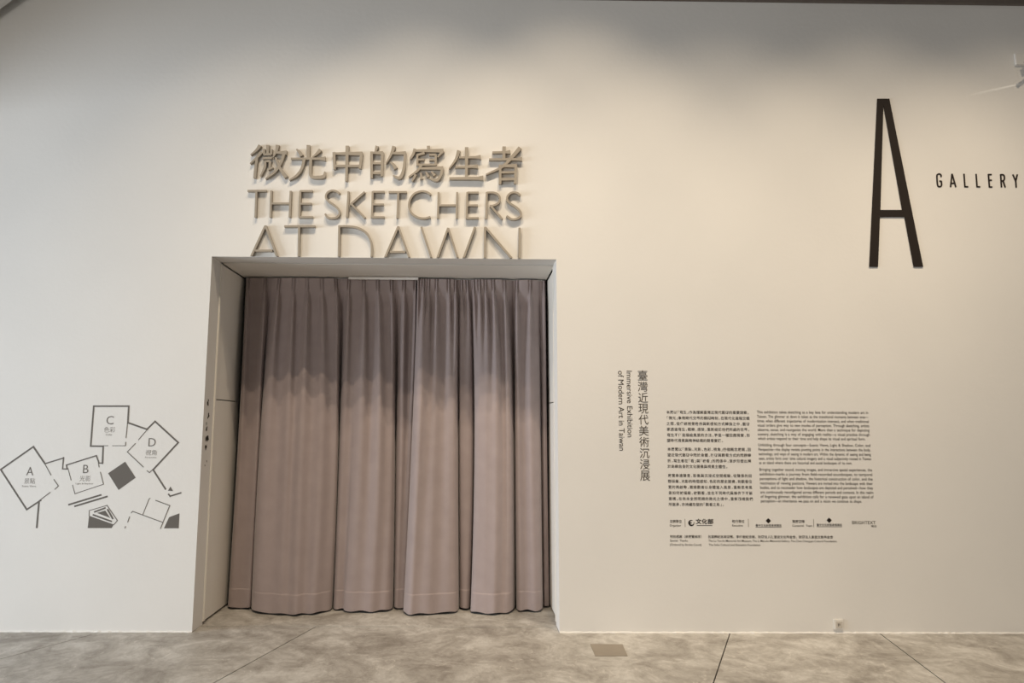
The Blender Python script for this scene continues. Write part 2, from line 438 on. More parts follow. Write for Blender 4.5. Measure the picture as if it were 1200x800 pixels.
# ------------------------------------------------------------------ curtains
def project(P):
    d = P - CAM
    z = d @ AX_F
    return CX + F_PX * (d @ AX_R) / z, CY - F_PX * (d @ AX_U) / z
Z_TOP = ZT - 0.006
def tcat(A, n):
    A = np.array(A, float); out = []
    for i in range(len(A) - 1):
        p0 = A[i - 1] if i else A[0]; p3 = A[i + 2] if i + 2 < len(A) else A[-1]
        for k in range(n):
            t = k / n
            out.append(0.5 * (2 * A[i] + (A[i + 1] - p0) * t + (2 * p0 - 5 * A[i] + 4 * A[i + 1] - p3) * t * t + (3 * A[i] - p0 - 3 * A[i + 1] + p3) * t ** 3))
    out.append(A[-1]); return np.array(out)
def curtain(label, nodes, pinches, seed):
    S = tcat(nodes, 22)
    rng = np.random.RandomState(seed)
    ridge_len = rng.uniform(0.65, 1.7, len(pinches)); ridge_amp = rng.uniform(0.7, 1.25, len(pinches))
    folds_noise = rng.uniform(-1, 1, 12)
    def surface(zs, off=0.0):
        rows = []
        for z in zs:
            t = z / Z_TOP
            l0, l1, l2 = (t - .49) * (t - 1) / (.49), t * (t - 1) / (.49 * -.51), t * (t - .49) / .51
            u = S[:, 0] * l2 + S[:, 1] * l1 + S[:, 2] * l0
            w = np.clip(t, 0, 1)
            k = np.clip((1 - w) / 0.34, 0, 1); k = k * k * (3 - 2 * k)     # the gathered heading stays flat
            dd = S[:, 3] * l2 + S[:, 4] * l1 + S[:, 5] * l0
            y = dd * k + (0.745 + (S[:, 3] - 0.74) * 0.5) * (1 - k)
            ut = S[:, 0]
            down = 1 - w
            for p, rl, ra in zip(pinches, ridge_len, ridge_amp):
                on = min(max((down - 0.012) / 0.085, 0), 1); on = on * on * (3 - 2 * on)
                off_ = min(max((down - 0.025) / 0.045, 0), 1); off_ = 1 - off_ * off_ * (3 - 2 * off_)
                wd = 1.7 + 4.0 * min(max(down - 0.03, 0) / 0.40, 1) ** 0.8
                g = np.exp(-np.abs((ut - p) / wd) ** 2.2)
                y = y - 0.064 * ra * on * g * math.exp(-(max(down - 0.05, 0) / rl) ** 1.5)
                pin = np.exp(-((np.abs(ut - p) - 1.3) / 0.75) ** 2)
                y = y + (0.016 * pin - 0.008 * np.exp(-((ut - p) / 0.8) ** 2)) * off_
            for j in range(4):
                y = y + 0.004 * folds_noise[j] * np.sin(ut * (0.10 + 0.05 * j) + 5 * folds_noise[j + 4] + z * (0.6 + 0.3 * j))
            y = y - (off(z) if callable(off) else off)
            X = np.zeros_like(u); zz = np.full_like(u, z)
            if z < 0.05: zz = zz + 0.004 * np.sin(ut * 0.35)
            for _ in range(3):
                _, v = project(np.stack([X, y, zz], 1))
                dx = AX_R[None] * ((u - CX) / F_PX)[:, None] - AX_U[None] * ((v - CY) / F_PX)[:, None] + AX_F[None]
                X = CAM[0] + dx[:, 0] * (y - CAM[1]) / dx[:, 1]
            rows.append(np.stack([X, y, zz], 1))
        return rows
    def sheet(name, zs, parent, off=0.0):
        rows = surface(zs, off); n = len(rows[0])
        vs = np.concatenate(rows); fs = []
        for i in range(len(rows) - 1):
            for j in range(n - 1):
                a = i * n + j; fs.append((a, a + 1, a + n + 1, a + n))
        o = adopt(link_mesh(name, vs, fs, M_CLOTH, smooth=True), parent)
        md = o.modifiers.new('thickness', 'SOLIDIFY'); md.thickness = 0.003; md.offset = -1; md.use_rim = False
        return o
    r0 = surface([0.02])[0]
    t = thing('curtain', label, 'curtain', (float(r0[:, 0].mean()), 0.66, 0.0), 'curtains in the doorway')
    zh = 0.165
    sheet('cloth', np.concatenate([np.linspace(zh, Z_TOP * 0.88, 80, endpoint=False), np.linspace(Z_TOP * 0.88, Z_TOP - 0.004, 44)]), t)
    sheet('hem', np.concatenate([np.linspace(0.016, zh - 0.012, 12), [zh - 0.007, zh - 0.003, zh]]), t, lambda z: 0.0035 * min((zh - z) / 0.007, 1.0))
    return t
NL = [(288.5, 279, 267, .76, .76, .76), (290, 281, 268.5, .72, .70, .665), (300, 290, 281, .715, .68, .64), (310, 302, 292.5, .72, .70, .665),
      (314, 305.5, 295.5, .775, .78, .78), (320, 304.5, 294.5, .74, .68, .63), (326, 309, 299, .72, .62, .545), (340, 330, 322, .71, .57, .475), (360, 352, 345, .70, .555, .46),
      (380, 380, 370, .71, .59, .505), (390, 392, 384, .715, .63, .57), (394, 396, 388.8, .74, .69, .65), (400, 396.8, 390, .78, .785, .785),
      (405, 398, 390.5, .74, .70, .67), (409, 401, 393, .725, .66, .62), (418, 411, 402, .715, .63, .60), (423, 417, 405, .71, .61, .555), (440, 440, 430, .705, .60, .54), (455, 457, 450, .715, .63, .57), (460, 462, 459, .735, .68, .64),
      (465, 463.5, 461.5, .78, .785, .785), (469, 465, 461.8, .75, .72, .69), (474, 470, 464, .74, .70, .66), (482, 478, 470, .745, .71, .665), (488, 484, 476, .765, .75, .71)]
NR = [(489, 486, 478, .72, .70, .67), (489.6, 482.5, 472.5, .70, .65, .60), (493, 486, 475, .69, .61, .55), (501, 494, 483, .685, .59, .505), (515, 512, 505, .69, .575, .495), (526, 528, 527, .70, .60, .52), (533, 535, 536, .72, .655, .58),
      (536.5, 537.5, 538.3, .78, .78, .77), (539.5, 539.5, 538.8, .745, .71, .69), (544, 547, 544, .735, .69, .65), (548, 553.5, 549.7, .745, .71, .675), (551, 556, 551.7, .78, .785, .78),
      (553.5, 556.3, 551.4, .73, .66, .60), (558, 560, 555, .71, .62, .55), (566, 569, 566, .70, .60, .52), (580, 585, 582, .70, .59, .51), (593, 598, 597, .71, .62, .55), (598.5, 602, 602, .745, .69, .63),
      (601.5, 603.8, 604.5, .78, .785, .785), (604.5, 604.3, 606.3, .74, .69, .65), (612, 612, 615, .715, .64, .59), (624, 625, 629, .715, .635, .575), (630.5, 632.3, 634.8, .735, .67, .61),
      (633, 634, 636.5, .78, .785, .775), (636, 637, 638.5, .755, .745, .735), (638.8, 641, 643.5, .75, .75, .75)]
curtain('wider left mauve-grey pleated curtain, its right edge tucked behind the other one', NL, [290.5, 311, 328, 345, 361, 377.5, 394, 409.5, 427, 443, 459, 474, 487], 3)
curtain('narrower right mauve-grey pleated curtain, its left edge lapping over the other one', NR, [490.5, 496.5, 502.5, 512, 526, 534, 540.8, 547.6, 554.8, 561.6, 569, 578, 591, 606, 621.5, 637], 8)

# curtain rail with the pale overlap arm that shows between the two headings
tr = thing('curtain_rail', 'white curtain rail under the doorway soffit, its pale bar showing above the left curtain', 'curtain rail', (XL + 1.2, 0.80, ZT))
adopt(box_obj('rail', M_RAIL, (XL + 0.02, XR - 0.02, 0.802, 0.818, ZT - 0.03, ZT + 0.004)), tr)
p0, p1 = on_y(408.5, 330, 0.69), on_y(490, 331.5, 0.69)
adopt(box_obj('overlap_bar', M_RAIL, (p0[0], p1[0], 0.680, 0.692, Z_TOP - 0.022, Z_TOP - 0.001), bevel=0.002), tr)

# ------------------------------------------------------------------ raised title letters above the doorway
def C1(x, y): return W(285 + x / 7.06, 165 + (y - 4) / 7.06)
def C2(x, y): return W(445 + x / 6.857, 165 + (y - 4) / 6.857)
def C3(x, y): return W(285 + x / 7.06, 215 + y / 7.06)
def C4(x, y): return W(445 + x / 6.857, 215 + y / 6.857)
PX = abs(W(451, 250)[0] - W(450, 250)[0])
def glyph(parent, name, fn, strokes, wpx, depth, scale, extra=None):
    r = Ribbons()
    for s in strokes:
        pts, k, sm = s if isinstance(s, tuple) and len(s) == 3 and isinstance(s[2], bool) else (s, None, len(s) > 2)
        wd = [wpx * PX * q for q in (k if k else (1.0,))]
        r.stroke([fn(*p) for p in pts], wd if len(wd) > 1 else wd[0], depth, smooth=sm)
    return r.build(name, M_TAUPE, parent)
H = (0.75, 0.8, 0.95, 1.55)                     # horizontal brush stroke that presses at its end
TAP = (1.35, 1.1, 0.75, 0.45)                   # falling stroke that thins out
GRO = (0.55, 0.9, 1.25, 1.5)                    # stroke that swells
def st(*p, k=(1.0, 1.0), s=False): return (list(p), k, s)
ZH = {
 'wei': (C1, [st((148, 52), (118, 92), (70, 132), k=TAP, s=True), st((158, 108), (122, 152), (66, 204), k=TAP, s=True), st((122, 158), (112, 230), (104, 322), k=(.9, 1, 1)),
   st((212, 50), (209, 128), k=(1.2, .9)), st((180, 82), (182, 130), k=(.9, .8)), st((178, 128), (240, 126), k=(.7, .8)), st((241, 84), (240, 128), k=(.9, .8)), st((168, 160), (246, 156), k=(.7, .9)),
   st((190, 182), (186, 236), (152, 306), k=(.9, .9, .5), s=True), st((190, 184), (232, 182), k=(.7, .9)), st((230, 182), (227, 246), (256, 234), k=(.9, .8, .5)),
   st((292, 50), (282, 100), (256, 150), k=TAP, s=True), st((280, 112), (368, 112), k=H), st((346, 118), (318, 200), (268, 272), (192, 328), k=(1.1, 1.0, .9, .5), s=True), st((276, 152), (312, 240), (364, 316), k=(.7, 1.0, 1.5), s=True)]),
 'guang': (C1, [st((545, 50), (545, 164), k=(1.3, 1.0)), st((448, 84), (472, 108), (492, 140), k=GRO, s=True), st((645, 88), (616, 120), (580, 150), k=TAP, s=True), st((402, 162), (640, 162), (686, 162), k=(.7, .85, 1.7)),
   st((512, 166), (492, 242), (450, 300), (388, 338), k=(1.1, 1.0, .9, .5), s=True), st((566, 166), (563, 280), (574, 310), (620, 316), (672, 308), (682, 268), k=(1.0, 1.0, 1.1, 1.2, 1.3, .45), s=True)]),
 'zhong': (C1, [st((756, 108), (762, 250), k=(1.1, .9)), st((756, 120), (990, 120), k=(.8, 1.5)), st((984, 116), (970, 244), k=(1.1, .9)), st((760, 222), (972, 222), k=(.9, .9)), st((866, 56), (858, 348), k=(1.3, .8))]),
 'de': (C1, [st((1112, 58), (1096, 108), k=(1.3, .6)), st((1066, 104), (1066, 322), k=(1.0, .9)), st((1066, 114), (1160, 114), k=(.8, 1.3)), st((1156, 110), (1150, 306), k=(1.1, .9)), st((1068, 200), (1152, 200), k=(.8, .8)), st((1068, 280), (1152, 280), k=(.9, .9)),
   st((1250, 60), (1230, 122), (1186, 200), k=TAP, s=True), st((1240, 118), (1348, 116), k=(.8, 1.4)), st((1342, 116), (1334, 232), (1310, 306), (1286, 320), (1242, 300), k=(1.0, 1.0, 1.2, 1.1, .4), s=True), st((1220, 190), (1246, 212), (1266, 244), k=GRO, s=True)]),
 'xie': (C2, [st((392, 55), (394, 88), k=(1.2, 1.0)), st((284, 78), (272, 120), (248, 158), k=(1.0, 1.0, .7), s=True), st((278, 94), (512, 94), k=(.8, 1.5)), st((510, 94), (466, 146), k=(1.2, .4)),
   st((362, 112), (306, 128), k=(1, .8)), st((304, 124), (304, 212), k=(.8, .8)), st((306, 166), (360, 164), k=(.7, .7)), st((398, 126), (452, 126), k=(.7, .9)), st((452, 124), (450, 212), k=(.9, .8)), st((400, 166), (450, 166), k=(.7, .7)), st((304, 206), (452, 206), k=(.8, .8)),
   st((340, 206), (300, 258), (236, 304), k=(1.0, .9, .5), s=True), st((322, 236), (512, 232), k=(.8, 1.4)), st((506, 234), (490, 292), (456, 330), (396, 312), k=(1.1, 1.0, 1.1, .4), s=True),
   st((292, 284), (262, 338), k=(1.0, .6)), st((332, 270), (338, 322), k=(.6, 1.1)), st((372, 264), (394, 304), k=(.6, 1.1)), st((416, 260), (444, 292), k=(.6, 1.1))]),
 'sheng': (C2, [st((636, 92), (612, 162), (560, 236), k=TAP, s=True), st((698, 66), (696, 308), k=(1.3, 1.0)), st((640, 148), (770, 146), (812, 144), k=(.7, .9, 1.6)), st((608, 226), (750, 222), (790, 220), k=(.7, .9, 1.6)), st((560, 316), (790, 314), (832, 312), k=(.9, 1.2, 1.9))]),
 'zhe': (C2, [st((998, 60), (996, 164), k=(1.3, 1.0)), st((904, 108), (1010, 106), (1048, 104), k=(.8, .9, 1.5)), st((878, 164), (1100, 162), (1142, 160), k=(.8, .9, 1.6)), st((1126, 70), (1060, 146), (980, 224), (854, 284), k=(1.5, 1.2, 1.0, .5), s=True),
   st((966, 208), (966, 360), k=(1.0, .9)), st((966, 216), (1100, 214), k=(.8, 1.4)), st((1092, 212), (1086, 358), k=(1.1, .9)), st((968, 268), (1086, 266), k=(.8, .8)), st((968, 322), (1086, 320), k=(1.0, 1.0))]),
}
ck = W(455, 212)
t1 = thing('title_sign', 'upper title line of seven raised taupe brush-style Chinese characters above the doorway', 'sign', (ck[0], 0, ck[1]), 'raised title lettering above the doorway')
for k in ('wei', 'guang', 'zhong', 'de', 'xie', 'sheng', 'zhe'):
    fn, strokes = ZH[k]; glyph(t1, 'character', fn, strokes, 3.15, 0.030, 7)

LA = [
 (C3, [[(45, 70), (200, 70)], [(118, 70), (110, 288)]]),
 (C3, [[(240, 68), (234, 288)], [(400, 70), (392, 288)], [(240, 174), (396, 174)]]),
 (C3, [[(480, 68), (472, 290)], [(480, 72), (580, 72)], [(478, 176), (572, 176)], [(472, 286), (582, 286)]]),
 (C3, [[(802, 92), (772, 72), (735, 68), (700, 88), (690, 124), (712, 156), (758, 188), (795, 224), (802, 258), (778, 288), (735, 296), (702, 286), (684, 258)]]),
 (C3, [[(876, 74), (864, 288)], [(1010, 78), (890, 184)], [(896, 176), (1012, 292)]]),
 (C3, [[(1076, 74), (1068, 290)], [(1076, 78), (1172, 78)], [(1074, 182), (1166, 182)], [(1070, 287), (1172, 287)]]),
 (C4, [[(75, 78), (220, 78)], [(152, 78), (144, 286)]]),
 (C4, [[(412, 98), (376, 76), (330, 72), (276, 94), (244, 142), (238, 198), (260, 248), (308, 280), (360, 288), (410, 276)]]),
 (C4, [[(474, 78), (468, 288)], [(622, 78), (618, 288)], [(472, 184), (620, 184)]]),
 (C4, [[(704, 78), (698, 290)], [(704, 82), (795, 82)], [(702, 184), (788, 184)], [(700, 286), (795, 286)]]),
 (C4, [[(860, 78), (854, 290)], [(860, 82), (912, 82), (948, 96), (964, 128), (952, 164), (916, 184), (884, 188)], [(888, 184), (982, 292)]]),
 (C4, [[(1126, 102), (1096, 82), (1060, 82), (1030, 104), (1022, 138), (1050, 170), (1098, 202), (1130, 238), (1130, 270), (1096, 292), (1055, 293), (1018, 268)]]),
]
ck = W(450, 256)
t2 = thing('title_sign', 'middle title line of raised taupe capital letters reading THE SKETCHERS', 'sign', (ck[0], 0, ck[1]), 'raised title lettering above the doorway')
for fn, s in LA: glyph(t2, 'letter', fn, s, 2.3, 0.030, 7)
LD = [
 (C3, [[(192, 356), (74, 612)], [(192, 356), (288, 612)], [(108, 562), (250, 562)]]),
 (C3, [[(348, 362), (600, 362)], [(470, 362), (466, 612)]]),
 (C3, [[(800, 356), (796, 612)], [(796, 362), (870, 362), (950, 374), (1024, 418), (1062, 490), (1068, 560), (1066, 612)]]),
 (C4, [[(152, 352), (44, 606)], [(152, 352), (242, 606)], [(84, 556), (208, 556)]]),
 (C4, [[(336, 356), (418, 606)], [(550, 364), (464, 606)], [(550, 364), (628, 606)], [(765, 356), (674, 606)]]),
 (C4, [[(846, 356), (844, 606)], [(846, 358), (1058, 606)], [(1122, 362), (1120, 606)]]),
]
ck = W(450, 300)
t3 = thing('title_sign', 'lower title line of large raised letters AT DAWN cut off by the doorway head', 'sign', (ck[0], 0, ck[1]), 'raised title lettering above the doorway')
for fn, s in LD:
    o = glyph(t3, 'letter', fn, s, 2.4, 0.030, 7)
    zc = ZT + 0.001 - t3.location[2]
    bm = bmesh.new(); bm.from_mesh(o.data)     # the doorway head cuts the letters off
    bmesh.ops.bisect_plane(bm, geom=bm.verts[:] + bm.edges[:] + bm.faces[:], plane_co=(0, 0, zc), plane_no=(0, 0, -1), clear_outer=True)
    bmesh.ops.holes_fill(bm, edges=[e for e in bm.edges if e.is_boundary]); bm.to_mesh(o.data); bm.free()

# ------------------------------------------------------------------ big letter A and GALLERY
def CA(x, y): return W(1005 + x / 3.633, 105 + y / 3.633)
ck = CA(160, 755)
ta = bpy.data.objects.new
outer = [CA(*p) for p in ((82, 40), (133, 40), (277, 755), (237, 755), (198, 543), (93, 543), (85, 755), (48, 755))]
hole = [CA(*p) for p in ((108, 65), (188, 513), (95, 513))]
bm = bmesh.new(); ed = []
for loop in (outer, hole):
    vv = [bm.verts.new((p[0], -0.006, p[1])) for p in loop]
    ed += [bm.edges.new((vv[i], vv[(i + 1) % len(vv)])) for i in range(len(vv))]
bmesh.ops.triangle_fill(bm, use_beauty=True, edges=ed)
ex = bmesh.ops.extrude_face_region(bm, geom=bm.faces[:])
for v in ex['geom']:
    if isinstance(v, bmesh.types.BMVert): v.co.y = 0.0
bmesh.ops.recalc_face_normals(bm, faces=bm.faces)
me = bpy.data.meshes.new('gallery_letter'); bm.to_mesh(me); bm.free(); me.materials.append(M_BLACK)
for v in me.vertices: v.co.x -= ck[0]; v.co.z -= ck[1]; v.co.y -= 0.0015
o = bpy.data.objects.new('gallery_letter', me); COL.objects.link(o); o.location = (ck[0], 0, ck[1])
o['label'] = 'tall narrow black letter A high on the right part of the wall'; o['category'] = 'letter'

def CG(x, y): return W(1085 + x / 10.43, 190 + y / 10.43)
GAL = [
 [[(184, 182), (182, 156), (160, 144), (136, 156), (134, 190), (140, 272), (152, 296), (176, 298), (190, 280), (187, 232)], [(190, 232), (164, 232)]],
 [[(318, 142), (300, 305)], [(318, 142), (364, 305)], [(308, 258), (352, 258)]],
 [[(464, 142), (476, 306)], [(474, 300), (516, 301)]],
 [[(612, 144), (624, 307)], [(622, 301), (662, 302)]],
 [[(762, 146), (775, 309)], [(762, 151), (802, 152)], [(768, 220), (804, 221)], [(774, 303), (810, 304)]],
 [[(912, 148), (922, 309)], [(912, 153), (944, 155), (957, 176), (956, 212), (940, 228), (916, 230)], [(942, 228), (968, 309)]],
 [[(1060, 150), (1096, 232)], [(1116, 150), (1096, 232)], [(1096, 228), (1102, 311)]],
]
ck = CG(600, 305)
tg = thing('gallery_sign', 'row of small spaced dark letters reading GALLERY right of the tall letter A', 'sign', (ck[0], 0, ck[1]))
for s in GAL:
    r = Ribbons()
    for q in s: r.stroke([CG(*p) for p in q], 1.75 * PX, 0.003, smooth=len(q) > 3)
    r.build('letter', M_BLACK, tg)

# ------------------------------------------------------------------ wall texts
ck = W(754, 500)
tv = thing('vertical_title', 'vertical exhibition title in Chinese and English print left of the paragraphs', 'wall text', (ck[0], 0, ck[1]))
for c, u, v in zip('臺灣近現代美術沉浸展', (753, 753.2, 753.5, 753.8, 754.1, 754.4, 754.8, 755.3, 755.5, 755.9), (439.6, 452.7, 465.8, 478.6, 491.5, 504.5, 517.6, 530.8, 543.9, 557.2)):
    p = Print(); p.char(c, u, v, 11.4, 11.6, 0.0); p.build('character', M_TITLE, tv)
for body, A_, B_, cap in (('Immersive Exhibition', (734.2, 434.3), (735.4, 512), 6.4), ('of Modern Art in Taiwan', (724.2, 434.3), (725.7, 527.8), 6.6)):
    gv = glyphs(body, 0.0)[0]; g0, g1 = gv[:, 0].min(), gv[:, 0].max(); ws = body.split(' ')
    for i in range(len(ws)):
        e = glyphs(' '.join(ws[:i + 1]), 0.0)[0][:, 0].max(); w = glyphs(ws[i], 0.0)[0]; w = w[:, 0].max() - w[:, 0].min()
        k0, k1 = (e - w - g0) / (g1 - g0), (e - g0) / (g1 - g0)
        p = Print(); p.down(ws[i], *[A_[c] + (B_[c] - A_[c]) * k0 for c in (0, 1)], *[A_[c] + (B_[c] - A_[c]) * k1 for c in (0, 1)], cap, 0.0); p.build('word', M_TITLE, tv)

ZH_P = [[('本展以「寫生」作為理解臺灣近現代藝術的重要線索。', 780.7, 878, 484.3), ('「微光」象徵時代交界的模糊時刻，在現代化進程交錯', 780.8, 878.5, 491.0), ('之間，從傳統視覺秩序與新感知方式轉換之中，藝術', 780.9, 878.6, 497.7),
         ('家透過寫生，觀察、感受，重新組織他們所處的世界。', 781.3, 878.8, 504.3), ('寫生不僅是描繪風景的方法，更是一種回應現實、形', 781.4, 879.0, 511.0), ('塑時代視覺與精神結構的觀看實踐。', 781.4, 847.8, 517.4)],
        [('本展覽以「景點、光影、色彩、視角」四個概念展開，回', 781.9, 880, 527.6), ('望近現代藝術中關於身體、技術與觀看方式的關鍵轉', 781.9, 880.2, 534.4), ('折，寫生者在「看」與「被看」的關係中，逐步形塑出屬', 782.0, 880.3, 541.2), ('於島嶼自身的文化圖像與視覺主體性。', 782.1, 853, 547.8)],
        [('展覽串連聲音、影像與沉浸式空間經驗，從聲景的田', 782.5, 881.2, 558.5), ('野採集、光影的時間感知、色彩的歷史建構，到觀看位', 782.6, 881.4, 565.2), ('置的再啟動，邀請觀者以身體進入風景，重新思考風', 782.8, 881.6, 572.0), ('景如何被描繪、被觀看，並在不同時代與條件下不斷', 783.1, 882, 578.8), ('重構。在尚未全然明朗的微光之境中，重新凝視我們', 783.3, 882.4, 585.6), ('所繼承、亦持續形塑的「觀看之島」。', 783.4, 848.8, 592.3)]]
ck = W(830, 596)
tz = thing('chinese_wall_text', 'three printed Chinese paragraphs in dark brown, the left column of the wall text', 'wall text', (ck[0], 0, ck[1]), 'exhibition text columns')
for para in ZH_P:
    p = Print()
    for body, u0, u1, v in para: p.cells(body, u0, v, u1, 4.2, 0.008)
    p.build('paragraph', M_INK, tz)
EN_P = [[('This exhibition takes sketching as a key lens for understanding modern art in', 886.9, 1017.2, 484.1), ('Taiwan. The glimmer at dawn is taken as the transitional moments between eras—', 887.1, 1017.5, 489.3), ('times when different trajectories of modernization intersect, and when traditional', 887.3, 1018, 494.5),
         ('visual orders give way to new modes of perception. Through sketching, artists', 887.6, 1018.5, 499.6), ('observe, sense, and reorganize the world. More than a technique for depicting', 887.8, 1018.8, 504.8), ('scenery, sketching is a way of engaging with reality—a visual practice through', 888.0, 1019.1, 510.0), ('which artists respond to their time and help shape its visual and spiritual form.', 888.2, 1014, 515.1)],
        [('Unfolding through four concepts—Scenic Views, Light & Shadow, Color, and', 888.5, 1019.8, 522.6), ('Perspective—the display revisits pivoting points in the interactions between the body,', 888.8, 1020.2, 527.9), ('technology, and ways of seeing in modern art. Within the dynamic of seeing and being', 889.0, 1020.5, 533.2), ('seen, artists form over time cultural imagery and a visual subjectivity rooted in Taiwan', 889.3, 1020.8, 538.4), ('as an island where there are historical and social landscapes of its own.', 889.6, 998.5, 543.5)],
        [('Bringing together sound, moving images, and immersive spatial experiences, the', 890.0, 1021.8, 551.4), ('exhibition marks a journey from field-recorded soundscapes, to temporal', 890.2, 1022.1, 556.8), ('perceptions of light and shadow, the historical construction of color, and the', 890.4, 1022.4, 562.1), ('reactivation of viewing positions. Viewers are invited into the landscape with their', 890.7, 1022.7, 567.4), ('bodies, and to reconsider how landscapes are depicted and perceived—how they', 890.9, 1023, 572.6), ('are continuously reconfigured across different periods and contexts. In this realm', 891.1, 1023.3, 577.9), ('of lingering glimmer, the exhibition calls for a renewed gaze upon an island of', 891.4, 1023.6, 583.1), ('perception—an inheritance we pass on and a vision we continue to shape.', 891.6, 1009.8, 588.3)]]
ck = W(955, 592)
te = thing('english_wall_text', 'three printed English paragraphs in dark brown, the right column of the wall text', 'wall text', (ck[0], 0, ck[1]), 'exhibition text columns')
for para in EN_P:
    p = Print()
    for body, u0, u1, v in para: p.words(body, u0, v, u1, 4.7, 0.003)
    p.build('paragraph', M_INK, te)

# credits under the paragraphs
ck = W(905, 618)
tc_ = thing('credits_text', 'row of small printed sponsor credits and emblems under the paragraphs', 'wall text', (ck[0], 0, ck[1]))
def disc(p, u, v, r_px, hole=None):
    c = W(u, v); n = 20
    vs = [(math.cos(2 * math.pi * i / n), math.sin(2 * math.pi * i / n)) for i in range(n)]
    p.add(np.array(vs) * r_px * PX, [tuple(range(n))], lambda q: (c[0] + q[0], c[1] + q[1]))
for zh, en, u0, u1, ue, v, ul in (('主辦單位', 'Organizer', 784.8, 798.8, 798.5, 612.0, 802.6), ('執行單位', 'Executive', 858, 872.4, 872, 612.0, 876.8), ('策展團隊', 'Curatorial Team', 928.4, 943, 951.8, 612.2, 953.3)):
    p = Print(); p.line(zh, u0, v, u1, 3.9, 0.01); p.words(en, u0, v + 4.6, ue, 3.4, 0.002)
    p.build('credit', M_INK, tc_)
    r = Ribbons(); r.stroke([W(ul, v - 4.2), W(ul + .3, v + 5.2)], 0.5 * PX, 0.0008); r.build('divider', M_MAPT, tc_)
p = Print()
c = W(810, 612.6); n = 26; vs = []; fs = []
for i in range(n):                              # round emblem: a ring that is open at the upper right, with a wave in it
    an = math.radians(60 + 320 * i / (n - 1)); k = .55 + 1.5 * math.sin(math.pi * min(1, i / (n * .9))) ** 1.2
    ro, ri = 3.4, 3.4 - k
    vs += [(math.cos(an) * ro, math.sin(an) * ro), (math.cos(an) * ri, math.sin(an) * ri)]
    if i: fs.append((2 * i - 2, 2 * i, 2 * i + 1, 2 * i - 1))
p.add(np.array(vs) * PX, fs, lambda q: (c[0] + q[0], c[1] + q[1]))
p.add(np.array([(-2.4, .2), (-.4, 1.0), (1.2, -.2), (-.2, -.2), (-1.6, -.8)]) * PX, [(0, 1, 2, 3, 4)], lambda q: (c[0] + q[0], c[1] + q[1]))
p.line('文化部', 815.2, 613.2, 836, 6.4, 0.022); p.build('emblem', M_BLACK, tc_)
r = Ribbons(); r.stroke([W(816.6, 615.5), W(834.6, 615.6)], 0.6 * PX, 0.0008); r.build('rule', M_INK, tc_)
for uc, v, ua, ub in ((900.3, 610, 885.5, 915.8), (971.6, 609.4, 957, 986.8)):
    p = Print(); c = W(uc, v)
    p.add(np.array([(0, 2.9), (3.0, 0), (0, -2.9), (-3.0, 0)]) * PX, [(0, 1, 2, 3)], lambda q: (c[0] + q[0], c[1] + q[1]))
    p.line('臺中文化創意產業園區', ua, v + 6.4, ub, 3.0, 0.005); p.build('emblem', M_BLACK, tc_)
    r = Ribbons(); r.stroke([W(ua, v + 7.5), W(ub, v + 7.6)], 0.45 * PX, 0.0008); r.build('rule', M_TITLE, tc_)
p = Print(); p.line('BRIGHTEXT', 998.6, 613.9, 1026.2, 5.4, 0.0); p.char('明日', 1023.9, 616.4, 6.0, 2.4, 0.01); p.build('emblem', M_TITLE, tc_)
p = Print(); p.line('特別感謝（依展覽排序）', 785.2, 629.9, 822, 3.8, 0.008); p.words('Special Thanks', 785.2, 634.3, 806, 3.5, 0.002); p.line('(Ordered by Stroke Count)', 785.0, 639.0, 822, 3.5, 0.002); p.build('thanks', M_INK, tc_)
p = Print(); p.line('呂雲麟紀念美術館、李梅樹紀念館、財團法人陳澄波文化基金會、財團法人素壺文教基金會', 830, 630.0, 976.2, 3.7, 0.008)
p.line('The Lu Yun-lin Memorial Art Museum, The Li Mei-shu Memorial Gallery, The Chen Cheng-po Cultural Foundation,', 830.2, 634.6, 981, 3.5, 0.002)
p.line('The Suho Cultural and Education Foundation', 830.6, 639.2, 891, 3.5, 0.002); p.build('thanks', M_INK, tc_)

# ------------------------------------------------------------------ floor plan on the left
ck = W(100, 619)
tm = thing('floor_plan_decal', 'grey line drawing of a floor plan with rooms A to D on the wall', 'floor plan', (ck[0], 0, ck[1]))
def QA(x, y): return W(x / 6.955, 510 + y / 6.955)
def QB(x, y): return W(60 + x / 11.43, 530 + y / 11.43)
def QC(x, y): return W(95 + x / 9.41, 470 + y / 9.41)
def QD(x, y): return W(75 + x / 8.571, 570 + y / 8.571)
def QE(x, y): return W(x / 4.705, 460 + y / 4.705)
TH, TN = 1.75, 0.75
def outline(name, segs):
    r = Ribbons()
    for fn, pts, w in segs:
        for a_, b_ in zip(pts[:-1], pts[1:]):
            a2, b2 = np.array(fn(*a_)), np.array(fn(*b_)); d = (b2 - a2) / np.hypot(*(b2 - a2)) * w * PX * 0.5
            r.stroke([a2 - d, b2 + d], w * PX, 0.001)
    return r.build(name, M_MAP, tm)
outline('room_outline', [(QA, [(330, 530), (218, 604), (6, 278), (272, 92), (366, 230)], TH), (QA, [(366, 232), (415, 322)], TN), (QA, [(440, 360), (476, 412), (447, 438)], TN), (QA, [(408, 464), (322, 530)], TN), (QA, [(318, 540), (300, 748)], TH + .2)])
outline('room_outline', [(QA, [(368, 230), (518, 184)], TH - .3), (QB, [(165, 68), (153, 220), (212, 222), (205, 168), (605, 42), (640, 142), (685, 142), (690, 100)], TH - .4), (QB, [(225, 215), (266, 368)], TN), (QB, [(286, 438), (318, 552), (700, 425), (660, 264)], TN), (QB, [(632, 140), (642, 195)], TN)])
